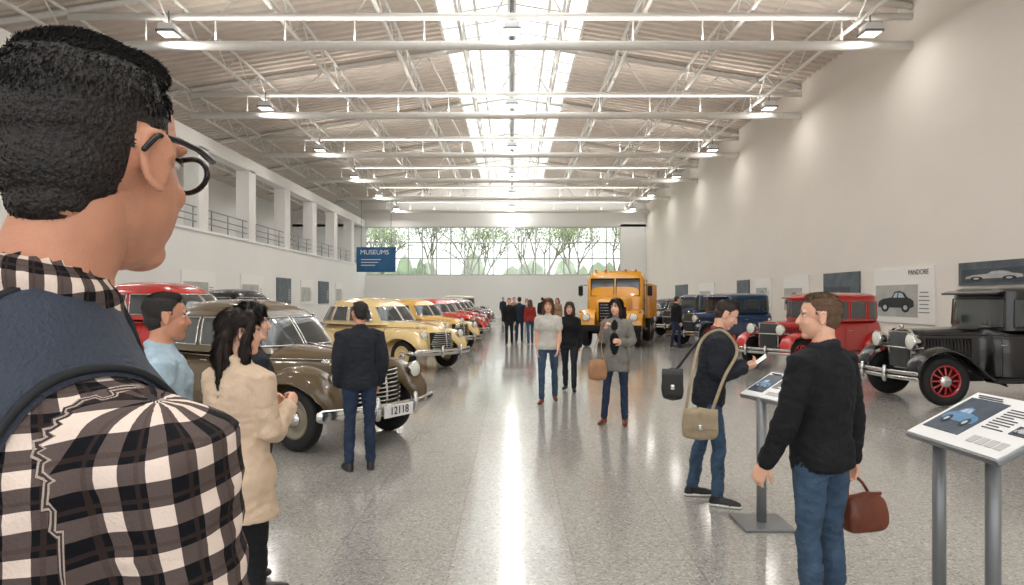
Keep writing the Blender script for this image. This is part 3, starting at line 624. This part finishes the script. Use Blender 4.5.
        Hd.ell((0,-.022,.044),(.083,.101,.086),hair); Hd.ell((0,.016,.096),(.060,.050,.028),hair); L=fit.get('hl',.3)
        for sg in(-1,1):
            Hd.tube([(sg*.046,.05,.080),(sg*.072,.030,.04),(sg*.078,.01,-.03),(sg*.078,.005,-.10),(sg*.07,.0,-L*.85)],[.016,.020,.026,.028,.016],hair,10)
        Hd.tube([(0,-.06,.05),(0,-.085,-.05),(0,-.082,-.15),(0,-.08,-L)],[.078,.083,.083,.055],hair,16,flat=.5,up=(0,1,0))
        for i in range(14): a=rnd.uniform(-.08,.08); Hd.tube([(a,-.09,.0),(a*1.1,-.115,-.1),(a*1.05,-.11,-L-.02*rnd.random())],[.014,.016,.008],hair,6)
    hrm=remesh(Hd,.0038 if hs=='fade' else min(vox*.5,.006) if vox<.014 else .008,2)
    if hs!='long':
        V,Nn,F,lab=hrm; Mi=np.array(HM.inverted()); hi=Hd.mi(hair); si=Hd.mi(skin)
        for i,f in enumerate(F):
            q=Mi[:3,:3]@V[list(f)].mean(0)+Mi[:3,3]; lab[i]=hi if hairline(q) else si
    put(D,Hd,hrm)
    if vox<.0125: strands(D,HM,hrm,Hd,hair,45000 if hs=='fade' else 8000,.009 if hs=='fade' else (.011 if hs!='long' else .05),.0006 if hs=='fade' else (.0014 if hs=='short' else .003),hs=='long')
    D.M=HM
    for sg in(-1,1):
        D.ell((sg*.030,.0685,.008),(.0125,.0115,.0075),M_eye,nu=10,nv=8); D.ell((sg*.030,.0770,.008),(.0055,.0040,.0055),M_iris,nu=8,nv=6)
        D.tube([(sg*.012,.085,.027),(sg*.03,.083,.032),(sg*.046,.068,.027)],[.003,.0038,.0025],hair,6)
        D.tube([(sg*.016,.079,.0145),(sg*.03,.081,.0175),(sg*.043,.072,.0135)],.0022,hair,6)
    D.ell((0,.0865,-.060),(.020,.0055,.004),M_lip,nu=12,nv=6); D.ell((0,.0855,-.0665),(.017,.006,.0045),M_lip,nu=12,nv=6)
    D.M=Matrix.Identity(4)
    if extra: extra(D,HM,up,J,BVHTree.FromPolygons(rm[0].tolist(),rm[2]))
    o=D.obj(name,(loc[0],loc[1],0),hd-90,s)
    if weave is not None:
        arr=np.zeros((len(o.data.vertices),3),dtype=np.float32); arr[boff:boff+len(weave)]=weave
        at=o.data.attributes.new('weave','FLOAT_VECTOR','POINT'); at.data.foreach_set('vector',arr.ravel())
    return o,J,Matrix.Translation((loc[0],loc[1],0))@Matrix.Rotation(math.radians(hd-90),4,'Z')@Matrix.Scale(s,4),up
S1=mat('skin_light',(222,172,146),.5,sss=.08,var=.06,vs=20,bump=.1,bs=300); S2=mat('skin_warm',(200,142,114),.5,sss=.08,var=.08,vs=25,bump=.25,bs=260)
def hairm(n,c): return mat(n,c,.5,bump=.6,bs=200,var=.35,vs=60)
Hk=hairm('hair_black',(26,21,19)); Hb=hairm('hair_brown',(78,50,34)); Hd2=hairm('hair_dark_brown',(44,30,24)); Hl=hairm('hair_auburn',(120,74,44)); Hf=hairm('hair_fair',(96,70,48))
C_blk=cloth('cloth_black',(26,27,30)); C_char=cloth('cloth_charcoal',(38,41,48)); C_jean=cloth('denim',(60,80,102),.25); C_jean2=cloth('denim_dark',(42,54,76),.2); C_beige=cloth('wool_beige',(206,182,158),.08); C_white=cloth('cotton_pale',(196,192,184),.06); C_grey=cloth('knit_grey',(124,122,116)); C_lb=cloth('cotton_light_blue',(166,188,202)); C_navy=cloth('cloth_navy',(38,48,66)); C_red=cloth('cloth_red',(150,50,44)); C_tan=cloth('cloth_tan',(150,126,98))
L_brn=mat('leather_brown',(104,50,30),.4,bump=.4,bs=60,var=.25); L_tan=mat('leather_tan',(160,116,80),.5,bump=.3,bs=80,var=.15); L_blk=mat('leather_black',(24,22,22),.4,bump=.3); Cv=cloth('canvas_khaki',(160,144,120)); Sole=mat('sole_white',(225,225,220),.6)
def fg(D,HM,up,J,bv):
    fr=mat('glasses_frame',(20,18,20),.25); D.M=HM
    for sg in(-1,1):
        D.tube([(sg*.083,-.03,.004),(sg*.083,-.012,.022),(sg*.085,.02,.022),(sg*.083,.05,.020),(sg*.070,.092,.016)],[.003,.0035,.0035,.0035,.0045],fr,8)
        c=np.array((sg*.035,.095,.000)); R_=[c+np.array((math.cos(t)*.033,(-.010 if math.cos(t)*sg>0 else .0)*abs(math.cos(t)),math.sin(t)*.020)) for t in np.linspace(0,2*math.pi,24,endpoint=False)]; D.tube(R_,.0032,fr,6,closed=True); D.poly(R_,M_clear)
    D.tube([(-.006,.099,.006),(0,.103,.010),(.006,.099,.006)],.003,fr,6)
    D.M=Matrix.Identity(4)
    st=mat('backpack_fabric',(52,60,76),.7,bump=.5,bs=200,var=.1); ed=mat('strap_edge',(24,27,34),.7)
    for sg in(-1,1):
        G=[]
        for ph in np.linspace(-1.75,2.0,44):
            row=[]
            for x,o in((-.033,.002),(-.031,.009),(-.020,.012),(0,.013),(.020,.012),(.031,.009),(.033,.002)):
                c=Vector(up((sg*.095+x,0,1.28))); d=Vector((0,math.sin(ph),math.cos(ph))); h=bv.ray_cast(c,d)
                L=min(h[3] if h[0] is not None else .16,.22)
                p=c+d*(L+o+.002); row.append(p[:])
            G.append(row)
        G=np.array(G)
        for _ in range(3): G[1:-1]=(G[:-2]+2*G[1:-1]+G[2:])/4
        D.grid(G,st); D.tube(G[:,1],.0045,ed,6); D.tube(G[:,5],.0045,ed,6)
    D.M=Matrix.Translation(up((0,-.27,1.16)))
    D.box((0,0,0),(.30,.20,.48),st,bev=.06); D.box((0,-.10,-.08),(.24,.06,.24),ed,bev=.025); D.tube([(-.05,.03,.23),(-.03,.03,.27),(.03,.03,.27),(.05,.03,.23)],.01,ed,8); D.M=Matrix.Identity(4)
human('man_in_plaid_shirt',(-.535,.755),62,1.93,dict(top=M_plaid,pants=C_jean,skin=S2,hair=Hk,hs='fade',shoes=L_blk,hem=.82,bulk=.006,fold=.008,slope=.05,craise=.03,head=1.0,shf=.03,weave=1),dict(yaw=15,hoff=(.018,.042,.020),uaR=(.03,.14,-1),faR=(.0,.5,-1)),vox=.008,extra=fg)
human('man_in_blue_shirt',(-1.66,3.25),25,1.68,dict(top=C_lb,pants=C_jean,skin=S2,hair=Hk,shoes=L_blk,hem=.84,bulk=.01),dict(yaw=5))
human('woman_in_beige_coat',(-1.24,3.1),62,1.62,dict(top=C_beige,pants=C_blk,skin=S1,hair=Hd2,hs='long',hl=.36,shoes=L_blk,hem=.72,bulk=.02,flare=.03,leg=.9),dict(yaw=-32,uaR=(.1,.12,-1),faR=(-.35,.8,.45),uaL=(-.1,.12,-1),faL=(.35,.8,.4),curlR=1.0,curlL=1.0),fem=True,vox=.010)
human('woman_in_dark_top',(-1.475,3.85),40,1.64,dict(top=C_char,pants=C_blk,skin=S1,hair=Hk,hs='long',hl=.2,shoes=L_blk),dict(yaw=-22),fem=True)
human('man_in_black_jacket',(-1.46,6.55),112,1.62,dict(top=C_char,pants=C_jean2,skin=S2,hair=Hk,shoes=L_blk,sole=mat('sole_dark',(60,60,60)),hem=.86,bulk=.022),dict(yaw=15,uaR=(.2,-.15,-1),faR=(-.1,.45,-1),uaL=(-.2,-.15,-1),faL=(.1,.45,-1),pocketL=1))
human('woman_in_grey_shirt',(.57,10.75),-97,1.67,dict(top=C_white,pants=C_jean,skin=S1,hair=Hl,hs='long',hl=.24,shoes=L_brn,sleeve='short',hem=.90,bulk=.014,leg=.95),dict(thR=(.02,.22,-1),shR=(0,.05,-1),thL=(-.02,-.12,-1),shL=(0,-.35,-1),faR=(-.1,.25,-1),uaL=(-.15,.1,-1),faL=(.1,.5,-.8)),fem=True)
human('woman_in_black_outfit',(1.02,12.1),-100,1.60,dict(top=C_blk,pants=C_char,skin=S1,hair=Hb,hs='long',hl=.22,shoes=L_blk,bulk=.012),dict(thL=(0,.2,-1),shL=(0,0,-1),thR=(0,-.15,-1),shR=(0,-.3,-1)),fem=True)
o4,J4,MW4,up4=human('woman_in_cardigan',(1.36,8.9),-110,1.66,dict(top=C_grey,pants=C_jean2,skin=S1,hair=Hd2,hs='long',hl=.2,shoes=L_brn,hem=.74,bulk=.016,flare=.02,open=C_blk,leg=.92),dict(yaw=-15,uaR=(.1,.2,-1),faR=(-.3,.5,.9),curlR=1.1,uaL=(-.3,-.05,-1),faL=(.35,.6,.1),thR=(.08,.1,-1),shR=(.1,-.05,-1),thL=(-.02,-.05,-1)),fem=True)
def brochure(D,HM,up,J,bv):
    c=(J['wrR']+J['wrL'])/2+nrm(J['faR']+J['faL'])*.11+np.array((0,.015,.03))
    for sg in(-1,1): D.box(c+np.array((sg*.045,0,0)),(.09,.13,.002),M_white,Matrix.Rotation(sg*.25,4,'Y')@Matrix.Rotation(.7,4,'X'))
o5,J5,MW5,up5=human('man_with_satchel',(1.60,5.55),-15,1.66,dict(top=C_char,pants=C_jean,skin=S1,hair=Hd2,shoes=L_blk,sole=Sole,hem=.84,bulk=.022,inner=C_red,collarm=C_red),dict(lean=11,yaw=0,pitch=28,uaR=(.12,-.08,-1),faR=(-.35,.8,.22),uaL=(-.1,-.02,-1),faL=(.35,.8,.25),pnR=(-.4,-.3,.6),pnL=(.4,-.3,.6),curlR=.9,curlL=.9,thR=(.06,.20,-1),shR=(.04,-.05,-1),thL=(-.06,-.14,-1),shL=(-.02,-.2,-1)),vox=.010,extra=brochure)
o6,J6,MW6,up6=human('man_in_dark_sweater',(1.52,3.35),124,1.68,dict(top=C_blk,pants=C_jean,skin=S1,hair=Hf,shoes=L_brn,hem=.86,bulk=.016,collarm=C_char),dict(yaw=38,uaL=(-.28,.1,-1),faL=(-.15,.45,-1),uaR=(.2,-.1,-1),faR=(.12,.1,-1),curlR=1.4,curlL=.6),vox=.009)
Fp=[('visitor',-.1,24,-95,1.66,C_blk,C_char,Hd2,False),('visitor',.28,25.5,80,1.7,C_navy,C_jean2,Hk,False),('visitor',.65,24.5,100,1.62,C_red,C_jean,Hb,True),('visitor',.1,33,-80,1.7,C_tan,C_char,Hb,False),('visitor',1.6,36,90,1.7,C_char,C_jean,Hk,False),('visitor',5.45,22.6,20,1.72,C_blk,C_jean2,Hd2,False),('visitor',.9,42,-90,1.65,C_white,C_jean,Hb,True),('visitor',-.6,46,-60,1.7,C_navy,C_char,Hk,False),('visitor',2.0,30,-120,1.68,C_tan,C_jean2,Hl,True)]
for nme,x,y,h,HH,t,p,hr,f in Fp:
    human(nme,(x,y),h,HH,dict(top=t,pants=p,skin=S1,hair=hr,hs='long' if f else 'short',shoes=L_blk,bulk=.014),dict(thR=(0,.15,-1),shR=(0,-.05,-1),thL=(0,-.12,-1),shL=(0,-.25,-1)),vox=.02,fem=f)
def bag(name,c,sz,rz,mt,flap=True,handle=None):
    m=MB(); m.M=Matrix.Translation(c)@Matrix.Rotation(math.radians(rz),4,'Z')
    w,d,h=sz; R=[]
    for i,t in enumerate(np.linspace(-1,1,16)):
        k=(1-abs(t)**5)**.35*(1-.10*max(t,0)); kd=(1-abs(t)**4)**.4*(1.0-.35*max(t,0)); ring=[]
        for a in np.linspace(0,2*math.pi,32,endpoint=False):
            n_=4.5; x=w/2*k*np.sign(math.cos(a))*abs(math.cos(a))**(2/n_); y=d/2*max(kd,.02)*np.sign(math.sin(a))*abs(math.sin(a))**(2/n_)
            z=h/2*t+.02*h*math.sin(x*40)*(t>.2)
            ring.append((x+noise.noise(Vector((x*14,y*14,z*14)))*.010,y+noise.noise(Vector((x*14+9,y*14,z*14)))*.010,z))
        R.append(ring)
    m.loft(R,mt)
    if flap: m.grid([[(x,-d*.5*(1 if z<h*.40 else .55)-.008-.004*math.sin(x*30),z) for z in np.linspace(-h*.12,h*.47,7)] for x in np.linspace(-w*.47,w*.47,9)],mt); m.box((0,-d*.5-.018,-h*.06),(.03,.012,.04),M_chrome,bev=.003)
    else: m.tube([(-w*.42,0,h*.44),(0,0,h*.49),(w*.42,0,h*.44)],.010,mt,6)
    m.M=Matrix.Identity(4)
    if handle: m.tube(cat(handle,20),.008,mt,8)
    m.obj(name)
def strap(par,MWp,pts,mt):
    inv=MWp.inverted(); m=MB(); m.tube([tuple(inv@Vector(p)) for p in cat(pts,28)],.013,mt,8,flat=.4,up=(1,0,0)); o=m.obj('bag_strap',parent=par)
strap(o5,MW5,[(1.33,5.22,.8),(1.40,5.28,1.1),tuple(MW5@Vector(up5((.10,-.14,1.38)))),tuple(MW5@Vector(up5((.13,-.0,1.49)))),tuple(MW5@Vector(up5((.12,.15,1.35)))),(1.62,5.20,1.05),(1.51,5.15,.80)],Cv)
bag('canvas_satchel',(1.42,5.16,.70),(.27,.10,.25),-12,Cv)
strap(o5,MW5,[(1.27,5.32,1.08),tuple(MW5@Vector(up5((.06,-.17,1.35)))),tuple(MW5@Vector(up5((.09,-.02,1.50)))),tuple(MW5@Vector(up5((.08,.15,1.38))))],L_blk)
bag('black_shoulder_bag',(1.25,5.32,.98),(.17,.12,.26),-12,L_blk)
wr=MW6@Vector(J6['wrR']); fa=MW6.to_3x3()@Vector(J6['faR']); hp=wr+fa.normalized()*.09
bag('leather_handbag',(hp.x+.06,hp.y-.01,hp.z-.19),(.26,.12,.20),20,L_brn,False,[(hp.x-.03,hp.y-.02,hp.z-.11),(hp.x-.02,hp.y-.01,hp.z-.04),(hp.x+.01,hp.y,hp.z-.005),(hp.x+.06,hp.y+.01,hp.z-.04),(hp.x+.11,hp.y+.03,hp.z-.11)])
strap(o4,MW4,[(1.03,8.68,.85),(1.08,8.8,1.05),tuple(MW4@Vector(up4((.14,0.02,1.47)))),(1.14,8.72,1.05),(1.17,8.64,.85)],L_tan)
bag('tan_handbag',(1.08,8.62,.74),(.24,.10,.27),5,L_tan,False)
# ---------------------------------------------------------------- lecterns
M_pic=mat('panel_picture',(52,66,84),.4,var=.4,vs=12); M_ink=mat('panel_ink',(70,72,76),.6); M_pcar=mat('picture_car_blue',(84,132,172),.4,var=.2,vs=30); M_pcar2=mat('picture_car_dark',(40,42,44),.5); M_pl=mat('picture_pale',(178,196,208),.5); M_pd=mat('picture_black',(20,22,26),.5)  # last two: pale windows and hubs, black tyres of the printed cars
SIL=[(-.5,-.10),(-.49,.06),(-.42,.12),(-.33,.16),(-.25,.30),(-.12,.36),(.02,.33),(.10,.17),(.36,.12),(.47,.05),(.5,-.05),(.5,-.12),(.40,-.14),(-.42,-.14)]
def carpic(m,fn,mt,e=.001):
    m.poly([fn(a,b_,0) for a,b_ in SIL],mt)
    m.poly([fn(a,b_,e) for a,b_ in[(-.26,.16),(-.20,.28),(-.10,.31),(-.08,.16)]],M_pl); m.poly([fn(a,b_,e) for a,b_ in[(-.05,.16),(-.07,.31),(.0,.29),(.06,.16)]],M_pl)
    for cx in(-.28,.29):
        for r_,mm,ee in((.115,M_pd,e),(.055,M_pl,2*e)): m.poly([fn(cx+math.cos(t)*r_,-.13+math.sin(t)*r_*1.25,ee) for t in np.linspace(0,2*math.pi,18,endpoint=False)],mm)
def lectern(name,c,L,Wd,posts,rz,slope=.48,base=False):
    m=MB()
    m.M=Matrix.Translation(c)@Matrix.Rotation(math.radians(rz),4,'Z')@Matrix.Rotation(slope,4,'X')
    m.box((0,0,-.015),(L,Wd,.03),M_greym,bev=.006); m.box((0,0,.002),(L*.97,Wd*.95,.008),M_white)
    m.box((-L*.24,Wd*.02,.008),(L*.40,Wd*.66,.004),M_pic)
    carpic(m,lambda a,b_,e:(-L*.24+a*L*.35,-Wd*.03+b_*Wd*.55,.0115+e),M_pcar)
    for i in range(9): m.box((L*.12-(.02 if i%4==3 else 0),Wd*(.28-i*.045),.008),(L*(.2 if i%4!=3 else .12),.006,.003),M_ink)
    for i in range(2):
        m.box((L*.36,Wd*(.2-i*.22),.008),(L*.15,Wd*.15,.004),M_pic); carpic(m,lambda a,b_,e:(L*.36+a*L*.12,Wd*(.19-i*.22)+b_*Wd*.16,.0115+e),M_grey)
    for i in range(4): m.box((L*(.12+i*.09),-Wd*.3,.008),(L*.07,Wd*.12,.003),M_grey)
    for i in range(3): m.box((-L*.3+i*.02,Wd*(.42-i*.035),.008),(L*.25,.008,.003),M_ink)
    m.M=Matrix.Identity(4)
    for p in posts:
        m.tube([(p[0],p[1],0.0),(p[0],p[1],p[2])],p[3],M_greym,20,cap=False); m.lathe((p[0],p[1],0),(0,0,1),[(0,.09),(.012,.09),(.015,p[3])],M_greym)
    if base: m.box((posts[0][0],posts[0][1],.012),(.36,.36,.02),M_greym,bev=.005)
    m.obj(name)
lectern('info_lectern',(2.31,3.32,1.04),.66,.46,[(2.19,3.50,.96,.032),(2.22,3.15,.97,.032)],-88)
lectern('info_lectern',(1.93,5.02,1.0),.42,.34,[(1.82,4.98,.93,.035)],-72,base=True)
# ---------------------------------------------------------------- wall boards and signs
M_board=mat('board_dark',(84,94,102),.5,var=.3,vs=3); M_bw=mat('board_white',(240,238,234),.5); M_bpic=mat('board_picture',(176,176,172),.5,var=.2,vs=2); M_bpd=mat('board_picture_dark',(60,70,78),.5,var=.3,vs=2)
def board(px0,px1,z0,z1,mt,side=1,title=None,picture=None,sil=None):
    X=(XR if side>0 else XL); ya=abs(X)*FP/abs(px0-512); yb=abs(X)*FP/abs(px1-512); y0,y1=min(ya,yb),max(ya,yb); m=MB(); xo=X-side*.03
    m.box((xo,(y0+y1)/2,(z0+z1)/2),(.05,y1-y0,z1-z0),mt)
    rot=Matrix.Rotation(-side*math.pi/2,4,'Z')@Matrix.Rotation(math.pi/2,4,'X')
    h=z1-z0; w=y1-y0; yc=(y0+y1)/2
    tc=M_ink if mt is M_bw else M_white
    if title: m.text(title,.2,Matrix.Translation((xo-side*.03,yc-side*w*.27,z1-h*.10))@rot,tc,.003)
    if picture: m.box((xo-side*.03,yc+side*w*.1,z0+h*.40),(.012,w*.72,h*.58),picture)
    if sil: carpic(m,lambda a,b_,e:(xo-side*(.040+e*3),yc+side*w*.1+side*a*w*.62,z0+h*.36+b_*h*.62),sil)
    for i in range(6): m.box((xo-side*.03,yc-side*w*.36,z0+h*(.2+i*.07)),(.008,w*.16*(1-.1*(i%3)),.02),tc)
    m.obj('wall_board')
board(961,1060,1.95,2.5,M_board,1,None,M_bpd,M_bpic); board(876,936,.95,2.5,M_bw,1,'PANDORE',M_bpic,M_pcar2); board(825,861,.95,2.5,M_board,1,None,M_bpd,M_bpic); board(785,810,1.0,2.5,M_bw,1,None,M_bpic,M_pcar2)
board(757,772,1.2,2.5,M_bw,1,None,M_bpic,M_pcar2); board(738,750,1.0,2.5,M_board); board(700,715,1.0,2.5,M_bw,1,None,M_bpic); board(676,688,1.0,2.5,M_board)
for a,b,c in((180,214,M_bw),(240,262,M_bw),(276,290,M_board),(300,312,M_bw),(318,328,M_board),(335,342,M_bw)): board(a,b,1.3,2.7,c,-1,None,M_bpic if c is M_bw else None)
m=MB(); M_scr=mat('sign_blue',(28,92,140),.4,var=.25,vs=1.2); m.box((-9.55,48,4.35),(2.75,.12,1.75),M_scr,bev=.02)
RX=Matrix.Rotation(math.pi/2,4,'X'); m.text('MUSEUMS',.46,Matrix.Translation((-9.65,47.93,4.85))@RX,M_white)
for i in range(3): m.box((-9.9-.1*i,47.93,4.35-i*.2),(1.4-.2*i,.01,.05),M_white)
for x in(-10.6,-8.5): m.tube([(x,48,5.2),(x,48,8.6)],.02,M_greym,6,cap=False)
m.obj('hanging_sign')
# ---------------------------------------------------------------- camera
cd=bpy.data.cameras.new('cam'); cd.lens=24.0; cd.sensor_width=36; cd.shift_y=5.5/1024; cd.clip_start=.05; cd.clip_end=300
co=bpy.data.objects.new('camera',cd); SC.collection.objects.link(co); co.location=(0,0,1.65); co.rotation_euler=(math.pi/2,0,0); SC.camera=co
SC.view_settings.view_transform='Standard'; SC.view_settings.look='None'; SC.view_settings.exposure=.18
